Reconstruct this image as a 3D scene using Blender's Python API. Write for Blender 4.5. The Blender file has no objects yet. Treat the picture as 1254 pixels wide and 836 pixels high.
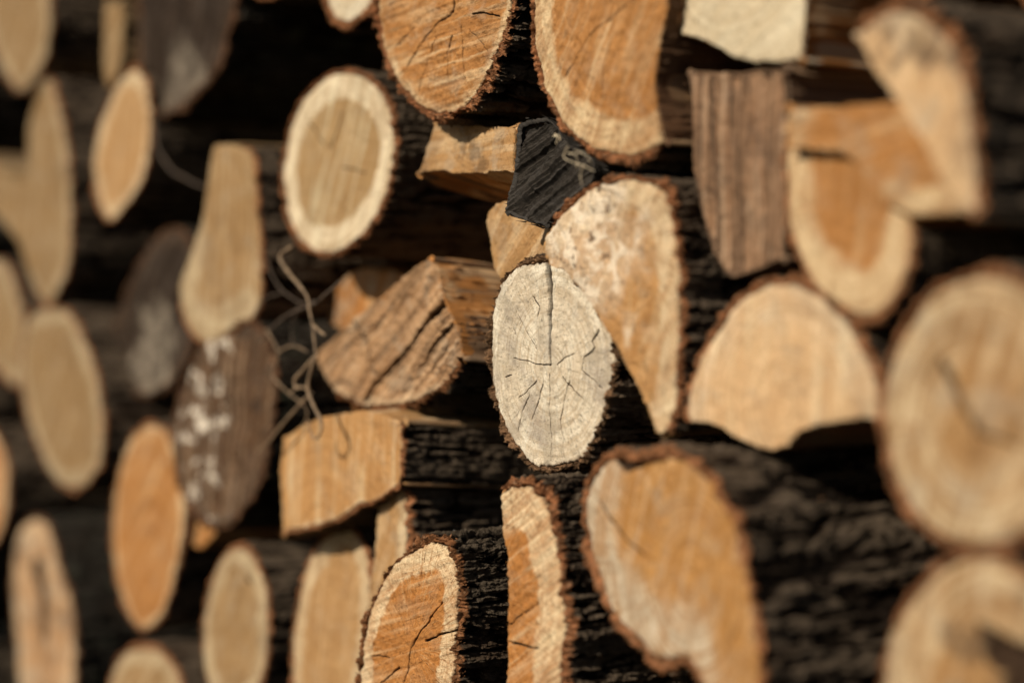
import bpy, math, random
import numpy as np
from mathutils import Vector

random.seed(7)
C = bpy.context.scene.collection
SC = bpy.context.scene

# ------------------------------------------------------------------ camera geometry
F = 75.0
D = 1.40                      # distance to the stack face on the optical axis
ALPHA = math.radians(56.5)    # the logs run back and to the right by this angle
CAMZ = 1.0
CAM = np.array([0.0, 0.0, CAMZ])
AX0 = np.array([math.sin(ALPHA), math.cos(ALPHA), 0.0])   # log axis, into the stack


def ray(px, py):
    return np.array([(px - 627.0) / 1254.0 * 36.0 / F, 1.0, -(py - 418.0) / 1254.0 * 36.0 / F])


def rotdir(v, yaw, pitch):
    y, p = math.radians(yaw), math.radians(pitch)
    a = math.atan2(v[0], v[1]) + y
    e = math.asin(max(-1, min(1, v[2]))) + p
    return np.array([math.sin(a) * math.cos(e), math.cos(a) * math.cos(e), math.sin(e)])


# ------------------------------------------------------------------ noise
def _h(ix, iy, iz, seed):
    n = (ix * 374761393 + iy * 668265263 + iz * 2147483647 + seed * 1274126177) & 0xFFFFFFFF
    n = ((n ^ (n >> 13)) * 1274126177) & 0xFFFFFFFF
    n = ((n ^ (n >> 16)) * 2246822519) & 0xFFFFFFFF
    return (n ^ (n >> 15)) & 0xFFFFFFFF


def vnoise(x, y, z, seed=0):
    """value noise, about -1..1"""
    x = np.asarray(x, float); y = np.asarray(y, float) + 0 * x; z = np.asarray(z, float) + 0 * x
    ix = np.floor(x).astype(np.int64); iy = np.floor(y).astype(np.int64); iz = np.floor(z).astype(np.int64)
    fx, fy, fz = x - ix, y - iy, z - iz
    fx = fx * fx * (3 - 2 * fx); fy = fy * fy * (3 - 2 * fy); fz = fz * fz * (3 - 2 * fz)
    r = 0
    for dx in (0, 1):
        for dy in (0, 1):
            for dz in (0, 1):
                w = (fx if dx else 1 - fx) * (fy if dy else 1 - fy) * (fz if dz else 1 - fz)
                r = r + w * (_h(ix + dx, iy + dy, iz + dz, seed) / 4294967295.0 * 2 - 1)
    return r


def fbm(x, y, z, seed=0, o=4, g=0.5):
    a, r, s = 1.0, 0, 0
    for k in range(o):
        r = r + a * vnoise(x * 2 ** k + 17.3 * k, y * 2 ** k + 5.1 * k, z * 2 ** k + 9.7 * k, seed + k)
        s += a; a *= g
    return r / s * 1.6


def sstep(a, b, x):
    t = np.clip((x - a) / (b - a), 0, 1)
    return t * t * (3 - 2 * t)


# ------------------------------------------------------------------ node helper
class NT:
    def __init__(s, name):
        s.m = bpy.data.materials.new(name); s.m.use_nodes = True
        s.t = s.m.node_tree; s.t.nodes.clear()
        s.out = s.t.nodes.new('ShaderNodeOutputMaterial')
        s.b = s.t.nodes.new('ShaderNodeBsdfPrincipled')
        s.t.links.new(s.b.outputs[0], s.out.inputs[0])

    def set(s, inp, v):
        if isinstance(v, bpy.types.NodeSocket): s.t.links.new(v, inp)
        elif isinstance(v, (tuple, list)) and len(v) == 3 and inp.type == 'RGBA': inp.default_value = (*v, 1)
        else: inp.default_value = v

    def attr(s, name, what='Fac'):
        n = s.t.nodes.new('ShaderNodeAttribute'); n.attribute_name = name
        return n.outputs[what]

    def math(s, op, a, b=0.0, c=0.0):
        n = s.t.nodes.new('ShaderNodeMath'); n.operation = op
        s.set(n.inputs[0], a); s.set(n.inputs[1], b); s.set(n.inputs[2], c)
        return n.outputs[0]

    def vmul(s, v, k):
        n = s.t.nodes.new('ShaderNodeVectorMath'); n.operation = 'MULTIPLY'
        s.set(n.inputs[0], v); s.set(n.inputs[1], k)
        return n.outputs[0]

    def vadd(s, v, k):
        n = s.t.nodes.new('ShaderNodeVectorMath'); n.operation = 'ADD'
        s.set(n.inputs[0], v); s.set(n.inputs[1], k)
        return n.outputs[0]

    def comb(s, x, y, z):
        n = s.t.nodes.new('ShaderNodeCombineXYZ')
        s.set(n.inputs[0], x); s.set(n.inputs[1], y); s.set(n.inputs[2], z)
        return n.outputs[0]

    def sep(s, v):
        n = s.t.nodes.new('ShaderNodeSeparateXYZ'); s.set(n.inputs[0], v)
        return n.outputs

    def noise(s, v, scale, detail=4, rough=0.55, dist=0.0):
        n = s.t.nodes.new('ShaderNodeTexNoise')
        s.set(n.inputs['Vector'], v); n.inputs['Scale'].default_value = scale
        n.inputs['Detail'].default_value = detail; n.inputs['Roughness'].default_value = rough
        n.inputs['Distortion'].default_value = dist
        return n.outputs['Fac']

    def ss(s, x, a, b, lo=0.0, hi=1.0):
        n = s.t.nodes.new('ShaderNodeMapRange'); n.interpolation_type = 'SMOOTHSTEP'
        s.set(n.inputs[0], x); s.set(n.inputs[1], a); s.set(n.inputs[2], b); s.set(n.inputs[3], lo); s.set(n.inputs[4], hi)
        return n.outputs[0]

    def mix(s, f, a, b, mode='MIX'):
        n = s.t.nodes.new('ShaderNodeMix'); n.data_type = 'RGBA'; n.blend_type = mode
        s.set(n.inputs[0], f); s.set(n.inputs[6], a); s.set(n.inputs[7], b)
        return n.outputs[2]

    def bump(s, h, dist, strength=1.0, prev=None):
        n = s.t.nodes.new('ShaderNodeBump')
        n.inputs['Strength'].default_value = strength; n.inputs['Distance'].default_value = dist
        s.set(n.inputs['Height'], h)
        if prev is not None: s.t.links.new(prev, n.inputs['Normal'])
        return n.outputs[0]


PAL = {   # heartwood, sapwood (linear base colours; olive and honey darkened to paint in lens vignetting)
    'orange': ((.47, .225, .075), (.72, .55, .33)),
    'deep': ((.49, .215, .062), (.76, .59, .37)),
    'tan': ((.37, .235, .11), (.54, .43, .27)),
    'white': ((.42, .275, .13), (.84, .71, .50)),
    'pale': ((.75, .67, .53), (.80, .73, .59)),
    'peach': ((.74, .50, .28), (.82, .63, .42)),
    'olive': ((.31, .20, .095), (.47, .38, .24)),
    'honey': ((.48, .285, .125), (.68, .54, .345)),
    'core': ((.54, .30, .12), (.76, .60, .39)),
    'cres': ((.53, .28, .095), (.66, .58, .44)),
    'cream': ((.70, .60, .42), (.80, .72, .55)),
    'dark': ((.032, .021, .014), (.085, .056, .037)),
    'rot': ((.13, .07, .035), (.10, .065, .04)),
    'black': ((.042, .037, .032), (.05, .043, .037)),
    'grey': ((.36, .215, .125), (.38, .25, .16)),
    'brown': ((.34, .17, .08), (.42, .26, .15)),
    'rough': ((.50, .30, .155), (.62, .46, .29)),
}


def face_mat(name, pal, sapw=.02, saw=40.0, sawk=.35, rays=.3, rings=.25, mott=0.0, lichen=0.0, streak=0.0, stain=.3, seed=0.0, heartsoft=.003, pits=.25, darkspot=0.0):
    heart, sap = PAL[pal]
    n = NT(name)
    P = n.vadd(n.attr('pl', 'Vector'), (seed * 3.1, seed * 1.7, seed)); P0 = n.attr('pl', 'Vector')
    x, y, _ = n.sep(P0)
    r = n.math('SQRT', n.math('ADD', n.math('MULTIPLY', x, x), n.math('MULTIPLY', y, y)))
    ang = n.math('ARCTAN2', y, x)
    big = n.noise(P, 22, 5, .6)
    mid = n.noise(P, 110, 5, .62)
    fine = n.noise(P, 900, 4, .7)
    sd = n.attr('sd')
    f = n.math('ADD', sd, n.math('MULTIPLY', n.math('SUBTRACT', mid, .5), .009))
    f = n.math('ADD', f, n.math('MULTIPLY', n.math('SUBTRACT', big, .5), .02 if pal != 'white' else .004))
    hm = n.ss(f, sapw - heartsoft, sapw + heartsoft)
    col = n.mix(hm, sap, heart)
    # growth rings
    rw = n.math('ADD', r, n.math('MULTIPLY', n.math('SUBTRACT', big, .5), .010))
    ring = n.noise(n.comb(n.math('MULTIPLY', rw, 420.0), n.math('MULTIPLY', ang, .35), 1.0 + seed), 1.0, 3, .6)
    dk = tuple(c * q for c, q in zip(heart, (.55, .47, .38)))
    col = n.mix(n.ss(ring, .46, .60, 0, rings * 1.5), col, dk)
    # medullary rays: thin streaks away from the pith
    ray_ = n.noise(n.comb(n.math('MULTIPLY', ang, 26.0), n.math('MULTIPLY', r, 14.0), seed), 1.0, 4, .7)
    col = n.mix(n.ss(ray_, .51, .64, 0, rays * 1.3), col, dk)
    col = n.mix(n.ss(ray_, .46, .30, 0, rays * .6), col, tuple(min(.85, c * 1.25 + .05) for c in sap))
    sawk2 = min(sawk, .45)
    # broad uneven bands left by growth and by the saw
    br = n.noise(n.comb(n.math('MULTIPLY', rw, 95.0), n.math('MULTIPLY', ang, .5), 4.0 + seed), 1.0, 2, .5)
    col = n.mix(n.ss(br, .46, .62, 0, .22 + rings * .5), col, tuple(c * q for c, q in zip(heart, (.74, .66, .58))))
    s0 = math.radians(saw)
    b1 = n.math('ADD', n.math('MULTIPLY', x, math.cos(s0)), n.math('MULTIPLY', y, math.sin(s0)))
    b2 = n.math('ADD', n.math('MULTIPLY', x, -math.sin(s0)), n.math('MULTIPLY', y, math.cos(s0)))
    bd = n.noise(n.comb(n.math('MULTIPLY', b1, 10.0), n.math('MULTIPLY', b2, 62.0), seed + 21), 1.0, 4, .6)
    col = n.mix(n.ss(bd, .49, .62, 0, .10 + sawk2 * .7), col, tuple(c * q for c, q in zip(heart, (.72, .64, .56))))
    col = n.mix(n.ss(bd, .47, .34, 0, .08 + sawk2 * .7), col, tuple(min(.85, c * 1.06) for c in sap))
    # hairline checks running out from the pith
    hl = n.noise(n.comb(n.math('MULTIPLY', ang, 15.0), n.math('MULTIPLY', r, 22.0), seed + 11), 1.0, 2, .4)
    hl = n.math('MULTIPLY', n.ss(n.math('ABSOLUTE', n.math('SUBTRACT', hl, .5)), .011, .003), n.ss(mid, .47, .56))
    col = n.mix(n.math('MULTIPLY', hl, min(1, rays * 1.8)), col, tuple(c * .25 for c in heart))
    # saw marks across the cut
    sr = math.radians(saw)
    sx = n.math('ADD', n.math('MULTIPLY', x, math.cos(sr)), n.math('MULTIPLY', y, math.sin(sr)))
    sy = n.math('ADD', n.math('MULTIPLY', x, -math.sin(sr)), n.math('MULTIPLY', y, math.cos(sr)))
    sw = n.noise(n.comb(n.math('MULTIPLY', sx, 22.0), n.math('MULTIPLY', sy, 560.0), seed), 1.0, 4, .6)
    sw2 = n.noise(n.comb(n.math('MULTIPLY', sx, 9.0), n.math('MULTIPLY', sy, 120.0), seed + 4), 1.0, 3, .6)
    col = n.mix(n.ss(sw, .5, .63, 0, sawk * 1.3), col, n.mix(.5, dk, heart))
    col = n.mix(n.ss(sw2, .50, .62, 0, sawk * .9), col, tuple(c * .62 for c in heart))
    col = n.mix(n.ss(sw2, .47, .36, 0, sawk * .9), col, tuple(min(.8, c * 1.12 + .04) for c in sap))
    # soft stains and weather
    col = n.mix(n.ss(big, .48, .64, 0, stain * 1.4), col, tuple(a * b for a, b in zip(heart, (.42, .40, .42))))
    col = n.mix(n.ss(n.noise(n.vadd(P, (3, 1, 5)), 45, 4, .6), .50, .64, 0, stain * 1.1), col, (.42, .36, .27) if pal not in ('dark', 'black', 'rot', 'grey') else (.06, .05, .042))
    col = n.mix(n.ss(fine, .52, .64, 0, .4), col, dk)
    col = n.mix(n.ss(n.noise(n.vadd(P, (7, 0, 1)), 420, 3, .6), .585, .66, 0, pits), col, tuple(c * .22 for c in heart))
    if mott:
        mo = n.noise(n.vadd(P, (1, 9, 2)), 75, 6, .62, .6)
        mm = n.attr('mm'); col = n.mix(n.math('MULTIPLY', mm, n.ss(mo, .47, .57, .35 * mott, mott)), col, (.78, .67, .52))
        mo2 = n.noise(n.vadd(P, (4, 2, 8)), 120, 5, .6, .3)
        col = n.mix(n.math('MULTIPLY', mm, n.ss(mo2, .59, .65, 0, mott)), col, (.16, .10, .06))
    if lichen:
        li = n.math('MULTIPLY', n.ss(n.noise(n.vadd(P, (2, 2, 8)), 46, 6, .68, .3), .535, .59), n.ss(n.math('SUBTRACT', x, n.math('MULTIPLY', y, .25)), .002, -.024))
        col = n.mix(n.math('MULTIPLY', li, lichen), col, (.80, .72, .60))
    if streak:
        st = n.noise(n.comb(n.math('MULTIPLY', sx, 3.5), n.math('MULTIPLY', sy, 130.0), seed), 1.0, 6, .68)
        col = n.mix(n.ss(st, .48, .58, 0, streak), col, (.06, .04, .027))
        col = n.mix(n.ss(st, .47, .38, 0, streak * .8), col, (.50, .37, .25))
    if darkspot:
        col = n.mix(n.ss(n.noise(n.vadd(P, (5, 5, 2)), 26, 5, .6), .56, .64, 0, darkspot), col, (.07, .045, .03))
    # narrow dirty rim against the bark, cracks
    col = n.mix(n.ss(sd, .0016, .0, 0, .65), col, (.14, .075, .04))
    ck = n.attr('ck')
    col = n.mix(n.ss(ck, .06, .5), col, (.045, .026, .015))
    n.set(n.b.inputs['Base Color'], col)
    n.b.inputs['Roughness'].default_value = .78
    n.b.inputs['Specular IOR Level'].default_value = .12
    h = n.math('ADD', n.math('MULTIPLY', sw, .6), n.math('ADD', n.math('MULTIPLY', fine, .8), n.math('MULTIPLY', mid, .8)))
    if streak: h = n.math('ADD', h, n.math('MULTIPLY', st, 2.5))
    n.set(n.b.inputs['Normal'], n.bump(h, .0016, .9))
    return n.m


def bark_mat(name, base=(.012, .0085, .006), crest=(.095, .074, .053), inner=(.36, .16, .07), moss=0.0, seed=0.0):
    n = NT(name)
    P = n.vadd(n.attr('pl', 'Vector'), (seed, seed * 2, seed * 5))
    Ps = n.vmul(P, (1, 1, .35))
    h = n.attr('h'); rim = n.attr('rim')
    a = n.noise(Ps, 160, 6, .65)
    b = n.noise(Ps, 30, 4, .6)
    f = n.noise(P, 700, 4, .7)
    col = n.mix(n.ss(n.math('ADD', h, n.math('MULTIPLY', n.math('SUBTRACT', a, .5), .9)), .35, .95), base, crest)
    col = n.mix(n.ss(b, .52, .68, 0, .6), col, (.055, .032, .019))
    col = n.mix(n.ss(h, .30, .05), col, (.010, .007, .005))
    col = n.mix(n.ss(f, .55, .75, 0, .75), col, (.23, .19, .145))
    if moss: col = n.mix(n.ss(n.noise(P, 60, 5, .6), .56, .64, 0, moss), col, (.13, .15, .10))
    rimc = n.mix(n.ss(a, .40, .62), tuple(c * .32 for c in inner), inner)
    rimc = n.mix(n.ss(n.noise(P, 340, 4, .6), .55, .68, 0, .8), rimc, (.46, .27, .155))
    col = n.mix(n.ss(n.math('ADD', rim, n.math('MULTIPLY', n.math('SUBTRACT', a, .5), .7)), .25, .65), col, rimc)
    n.set(n.b.inputs['Base Color'], col)
    n.b.inputs['Roughness'].default_value = .95
    n.b.inputs['Specular IOR Level'].default_value = .06
    n.set(n.b.inputs['Normal'], n.bump(n.math('ADD', n.math('MULTIPLY', a, 2.0), f), .0026, 1.0))
    return n.m


def side_mat(name, pal, seed=0.0, dark=1.0):  # dark scales the wood colour down to paint shade onto a side
    heart, sap = PAL[pal]
    n = NT(name)
    P = n.vadd(n.attr('pl', 'Vector'), (seed, seed * 2, seed * 3))
    x, y, z = n.sep(P)
    st = n.noise(n.vmul(P, (300, 300, 9)), 1.0, 5, .65)
    s2 = n.noise(n.vmul(P, (70, 70, 4)), 1.0, 4, .6)
    b = n.noise(P, 35, 4, .6)
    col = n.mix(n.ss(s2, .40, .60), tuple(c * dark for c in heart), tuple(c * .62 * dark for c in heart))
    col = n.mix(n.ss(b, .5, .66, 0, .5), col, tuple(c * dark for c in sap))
    col = n.mix(n.ss(st, .52, .66, 0, .75), col, tuple(c * .25 for c in heart))
    n.set(n.b.inputs['Base Color'], col)
    n.b.inputs['Roughness'].default_value = .75
    n.b.inputs['Specular IOR Level'].default_value = .25
    n.set(n.b.inputs['Normal'], n.bump(n.math('ADD', st, n.math('MULTIPLY', s2, 1.5)), .0025, .9))
    return n.m


BARKS = [bark_mat('bark_grey'), bark_mat('bark_brown', (.022, .0145, .010), (.150, .113, .080), (.50, .22, .10), 0, 3.0),
         bark_mat('bark_mossy', (.009, .007, .0055), (.048, .042, .034), (.18, .09, .05), .4, 5.0),
         bark_mat('bark_thin_pale', (.10, .06, .036), (.23, .17, .12), (.34, .20, .11), 0, 8.0)]

# ------------------------------------------------------------------ mesh helpers


def mesh_obj(name, V, Fq, mat, parent, attrs, smooth=True):
    me = bpy.data.meshes.new(name)
    V = np.asarray(V, np.float32)
    quads, tris = Fq
    quads = np.asarray(quads, np.int32).reshape(-1, 4); tris = np.asarray(tris, np.int32).reshape(-1, 3)
    nl = quads.size + tris.size
    me.vertices.add(len(V)); me.vertices.foreach_set('co', V.ravel())
    me.loops.add(nl); me.loops.foreach_set('vertex_index', np.concatenate([quads.ravel(), tris.ravel()]))
    npoly = len(quads) + len(tris)
    me.polygons.add(npoly)
    st = np.concatenate([np.arange(len(quads)) * 4, quads.size + np.arange(len(tris)) * 3])
    me.polygons.foreach_set('loop_start', st.astype(np.int32))
    me.polygons.foreach_set('use_smooth', np.full(npoly, smooth))
    me.update(calc_edges=True); me.validate()
    for k, v in attrs.items():
        v = np.asarray(v, np.float32)
        if v.ndim == 2:
            a = me.attributes.new(k, 'FLOAT_VECTOR', 'POINT'); a.data.foreach_set('vector', v.ravel())
        else:
            a = me.attributes.new(k, 'FLOAT', 'POINT'); a.data.foreach_set('value', v.ravel())
    me.materials.append(mat)
    o = bpy.data.objects.new(name, me); C.objects.link(o)
    if parent: o.parent = parent
    return o


def grid_quads(nu, nv, closed_u):
    """vertex index = i*nv + j ; i along u"""
    i = np.arange(nu if closed_u else nu - 1); j = np.arange(nv - 1)
    I, J = np.meshgrid(i, j, indexing='ij'); I2 = (I + 1) % nu
    return np.stack([I * nv + J, I * nv + J + 1, I2 * nv + J + 1, I2 * nv + J], -1).reshape(-1, 4)


def catmull(pts, sub=12):
    P = np.array(pts, float); n = len(P); out = []; par = []
    for i in range(n):
        p0, p1, p2, p3 = P[i - 1], P[i], P[(i + 1) % n], P[(i + 2) % n]
        for k in range(sub):
            t = k / sub
            out.append(.5 * ((2 * p1) + (-p0 + p2) * t + (2 * p0 - 5 * p1 + 4 * p2 - p3) * t * t + (-p0 + 3 * p1 - 3 * p2 + p3) * t ** 3))
            par.append(i + t)
    return np.array(out), np.array(par)


def ell(cx, cy, rx, ry, tilt=0, n=14, seed=0, irr=.02):
    """closed outline; tilt in degrees leans the top to the right"""
    rr = random.Random(seed * 77 + 5); t = math.radians(tilt); o = []
    for k in range(n):
        a = 2 * math.pi * k / n
        q = 1 + rr.uniform(-irr, irr)
        x, y = rx * math.sin(a) * q, ry * math.cos(a) * q
        o.append((cx + x * math.cos(t) + y * math.sin(t), cy - (-x * math.sin(t) + y * math.cos(t))))
    return o


RES = {'hi': (900, 150, .0009, .12), 'mid': (420, 70, .002, .16), 'lo': (200, 30, .005, .25)}
ident = [0]


def log(name, label, cat, pts, pith, e=0.0, tilt=(0, 0), ax=(0, 0), bark='all', tb=.004, L=.27, res='mid', pal='orange', sapw=.018,
        cracks=(), group='cut logs and split pieces of the firewood stack', bm=0, sidepal=None, ragged=1.0, relief=.0006, cj=.5, bs=1.0, ridge=0.0, fiss=1.0, sideshade=1.0,
        rough_end=0.0, sapfrom=None, sdonly=None, mmask=None, sliv=0, bulge=0.0, **mk):
    ident[0] += 1; sd_ = ident[0]
    N, M, ds, dense = RES[res]
    nrm = rotdir(AX0, *tilt)
    axd = rotdir(AX0, *ax)
    base = CAM + AX0 * (-e) + np.array([0, D, 0])
    # centre of the face on the nominal plane; the tilted face turns about it
    c0 = np.mean(np.array(pts), 0)
    r0 = ray(*c0); t0 = np.dot(base - CAM, AX0) / np.dot(r0, AX0); P0 = CAM + r0 * t0
    X = np.cross(nrm, [0, 0, 1.0]); X /= np.linalg.norm(X)           # to the right along the face
    Z = np.cross(X, nrm)

    def unp(px, py):
        r = ray(px, py); t = np.dot(P0 - CAM, nrm) / np.dot(r, nrm); q = CAM + r * t - P0
        return np.array([np.dot(q, X), np.dot(q, Z)])
    dens, par = catmull(pts)
    pl = np.array([unp(*p) for p in dens])
    # uniform resample
    seg = np.linalg.norm(np.roll(pl, -1, 0) - pl, axis=1); cum = np.concatenate([[0], np.cumsum(seg)]); per = cum[-1]
    s = np.linspace(0, per, N, endpoint=False)
    plc = np.vstack([pl, pl[:1]]); parc = np.append(par, len(pts))
    O = np.stack([np.interp(s, cum, plc[:, 0]), np.interp(s, cum, plc[:, 1])], 1)
    pr = np.interp(s, cum, parc)
    T = np.roll(O, -2, 0) - np.roll(O, 2, 0); T /= np.linalg.norm(T, axis=1)[:, None] + 1e-9
    area = np.sum(O[:, 0] * np.roll(O[:, 1], -1) - np.roll(O[:, 0], -1) * O[:, 1])
    NO = np.stack([T[:, 1], -T[:, 0]], 1) * (1 if area > 0 else -1)
    # uneven rim
    wob = fbm(O[:, 0] * 60, O[:, 1] * 60, 3.0, sd_, 4) * .0011 + fbm(O[:, 0] * 400, O[:, 1] * 400, 3.0, sd_ + 9, 2) * .0004 * ragged
    O = O + NO * wob[:, None]
    if bark == 'all': mask = np.ones(N, bool)
    elif bark is None: mask = np.zeros(N, bool)
    else:
        mask = np.zeros(N, bool)
        for a, b in bark:
            mask |= ((pr >= a) & (pr <= b)) if a <= b else ((pr >= a) | (pr <= b))
    pi = unp(*pith)
    root = bpy.data.objects.new(name, None); C.objects.link(root)
    root.location = P0 + np.array([0, 0, float(O[:, 1].min())]) * np.array([0, 0, 1.0]); root['label'] = label; root['category'] = cat
    if group: root['group'] = group
    root.empty_display_size = .03
    org = np.array(root.location)

    def to3(u, v, w):      # plane coordinates + depth along the log
        return P0 + u[..., None] * X + v[..., None] * Z + w[..., None] * axd - org
    cbar = O.mean(0)
    # ---- cut face: polar grid, with a side wall running back under the bark
    fr = np.linspace(0, 1, M) ** .8
    # keep the grid centre well inside the outline
    def inside(p):
        q = np.roll(O, -1, 0); c = ((O[:, 1] > p[1]) != (q[:, 1] > p[1])) & (p[0] < (q[:, 0] - O[:, 0]) * (p[1] - O[:, 1]) / (q[:, 1] - O[:, 1] + 1e-12) + O[:, 0])
        return c.sum() % 2 == 1 and np.hypot(O[:, 0] - p[0], O[:, 1] - p[1]).min() > .006
    gc = pi if inside(pi) else cbar
    U = gc[0] + (O[:, None, 0] - gc[0]) * fr[None, :]; Vv = gc[1] + (O[:, None, 1] - gc[1]) * fr[None, :]
    smask = mask.copy()
    for a, b in (sapfrom or ()): smask |= ((pr >= a) & (pr <= b)) if a <= b else ((pr >= a) | (pr <= b))
    if sdonly:
        smask = np.zeros(N, bool)
        for a, b in sdonly: smask |= (pr >= a) & (pr <= b)
    if smask.any():
        B = O[smask][::max(1, N // 150)]
        sdist = np.full(U.shape, 9.0)
        for b in B: sdist = np.minimum(sdist, (U - b[0]) ** 2 + (Vv - b[1]) ** 2)
        sdist = np.sqrt(sdist)
    else: sdist = np.full(U.shape, .2)
    W = fbm(U * 16, Vv * 16, 1.0, sd_ + 3, 3) * .0022 + fbm(U * 260, Vv * 260, 2.0, sd_ + 5, 3) * relief * .7
    sa = math.radians(mk.get('saw', 40.0))
    W += vnoise((U * math.cos(sa) + Vv * math.sin(sa)) * 18, (-U * math.sin(sa) + Vv * math.cos(sa)) * 420, 0, sd_) * relief * .5
    if ridge:
        ra = U * math.cos(sa) + Vv * math.sin(sa); rb = -U * math.sin(sa) + Vv * math.cos(sa)
        W += ridge * (np.abs(vnoise(ra * 7, rb * 150, 2.0, sd_ + 33)) + .5 * np.abs(vnoise(ra * 16, rb * 380, 5.0, sd_ + 34)))
    if rough_end: W += rough_end * fbm(U * 45, Vv * 45, 5.0, sd_ + 31, 5, .6)
    edge = 1 - fr[None, :]
    W += .0012 * np.exp(-edge / .012) * (1 + vnoise(U * 200, Vv * 200, 0, sd_ + 8))      # worn edge
    ck = np.zeros(U.shape)
    for cr in cracks:
        poly = [unp(*p) for p in cr[0]]; w0, w1 = cr[1] * .001, cr[2] * .001; dep = cr[3] * .001 if len(cr) > 3 else .004
        jx = fbm(U * 170, Vv * 170, 7.0, sd_ + 40, 4, .7) * .0014 * cj; jy = fbm(U * 170, Vv * 170, 17.0, sd_ + 41, 4, .7) * .0014 * cj
        A_, B_ = U + jx, Vv + jy
        tot = sum(np.linalg.norm(poly[k + 1] - poly[k]) for k in range(len(poly) - 1)); run = 0
        best = np.zeros(U.shape)
        for k in range(len(poly) - 1):
            a, b = poly[k], poly[k + 1]; d = b - a; l2 = d @ d + 1e-12
            t = np.clip(((A_ - a[0]) * d[0] + (B_ - a[1]) * d[1]) / l2, 0, 1)
            dist = np.hypot(A_ - a[0] - t * d[0], B_ - a[1] - t * d[1])
            wd = w0 + (w1 - w0) * (run + t * math.sqrt(l2)) / tot
            best = np.maximum(best, 1 - sstep(wd * .2, wd * .5 + .00018, dist))
            run += math.sqrt(l2)
        ck = np.maximum(ck, best); W += best * dep * .999
    mm = np.ones(U.shape)
    if mmask:
        mc = unp(mmask[0], mmask[1]); mr = mmask[2] * .001
        mm = sstep(1.25, .75, np.hypot(U - mc[0], Vv - mc[1]) / mr + .35 * fbm(U * 50, Vv * 50, 3, sd_ + 50, 3))
    nb = 3
    Wb = np.array([.006, L * .5, L])
    taper = np.array([1.0, 1.0, 1.0])
    in_ = .0012
    Uo = O[:, 0] - NO[:, 0] * in_; Vo = O[:, 1] - NO[:, 1] * in_
    U2 = np.concatenate([U, np.repeat(Uo[:, None], nb, 1), np.full((N, 1), cbar[0])], 1)
    V2 = np.concatenate([Vv, np.repeat(Vo[:, None], nb, 1), np.full((N, 1), cbar[1])], 1)
    W2 = np.concatenate([W, np.repeat(Wb[None], N, 0), np.full((N, 1), L)], 1)
    Mx = M + nb + 1
    att = {'pl': np.stack([U2 - pi[0], V2 - pi[1], W2], -1).reshape(-1, 3),
           'sd': np.concatenate([sdist, np.zeros((N, nb + 1))], 1).ravel(), 'ck': np.concatenate([ck, np.zeros((N, nb + 1))], 1).ravel(), 'mm': np.concatenate([mm, np.zeros((N, nb + 1))], 1).ravel()}
    fm = face_mat(name + '_cut', pal, sapw, seed=float(sd_), **mk)
    mesh_obj('cut_face', to3(U2, V2, W2).reshape(-1, 3), (grid_quads(N, Mx, True), []), fm, root, att)

    # ---- arcs
    def arcs(mk_):
        if mk_.all(): return [(np.arange(N), True)]
        if not mk_.any(): return []
        st = [i for i in range(N) if mk_[i] and not mk_[i - 1]]; r = []
        for a in st:
            k = a; l = []
            while mk_[k % N]: l.append(k % N); k += 1
            if len(l) > 5: r.append((np.array(l), False))
        return r
    # ---- split sides
    for idx, cl in arcs(~mask):
        idx = np.concatenate([[(idx[0] - 1) % N], idx, [(idx[-1] + 1) % N]]) if not cl else idx
        step = .0025 if res == 'hi' else .005
        S = np.concatenate([[.003, .0006], np.arange(.002, L, step)])
        n_, m_ = len(idx), len(S)
        u0 = O[idx, 0][:, None] + 0 * S; v0 = O[idx, 1][:, None] + 0 * S; ss = S[None] + 0 * u0
        disp = fbm(u0 * 240, v0 * 240, ss * 7, sd_ + 60, 4, .6) * .0016 + fbm(u0 * 45, v0 * 45, ss * 5, sd_ + 66, 2) * .003
        disp = disp * sstep(0, .02, ss) - .0002
        disp[:, 0] = -.002
        ff = vnoise(u0 * 500, v0 * 500, 0, sd_ + 2) * .0008; ss = np.where(np.arange(m_)[None] < 2, ss + ff, ss)
        u = u0 + NO[idx, 0][:, None] * disp; v = v0 + NO[idx, 1][:, None] * disp
        VS = to3(u, v, ss).reshape(-1, 3); PS = np.stack([u0, v0, ss], -1).reshape(-1, 3); ts = []
        if res == 'hi':
            rr = np.random.RandomState(sd_ + 5); ep = []
            for q in range(int(160 * n_ / N) + 20):
                i = idx[rr.randint(0, n_)]; o_ = rr.uniform(-.0006, .0012); w_ = rr.uniform(-.0022, .02); ln = rr.uniform(.004, .018); th = rr.uniform(.0003, .0009)
                c = np.array([O[i, 0] + NO[i, 0] * o_, O[i, 1] + NO[i, 1] * o_, w_ + ln]); d = np.array([NO[i, 0] * rr.uniform(0, .12), NO[i, 1] * rr.uniform(0, .12) + rr.uniform(-.08, .08), -1]) * ln
                tq = np.array([-NO[i, 1], NO[i, 0], 0]) * th; nq = np.array([NO[i, 0], NO[i, 1], 0]) * th
                k0 = len(VS) + len(ep); ep += [c - tq, c + tq, c + nq * 1.5, c + d]
                ts += [(k0, k0 + 1, k0 + 3), (k0 + 1, k0 + 2, k0 + 3), (k0 + 2, k0, k0 + 3), (k0, k0 + 2, k0 + 1)]
            ep = np.array(ep); VS = np.vstack([VS, to3(ep[:, 0], ep[:, 1], ep[:, 2])]); PS = np.vstack([PS, ep])
        mesh_obj('split_side', VS, (grid_quads(n_, m_, cl), ts), side_mat(name + '_side', sidepal or pal, float(sd_), sideshade), root,
                 {'pl': PS})
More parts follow.
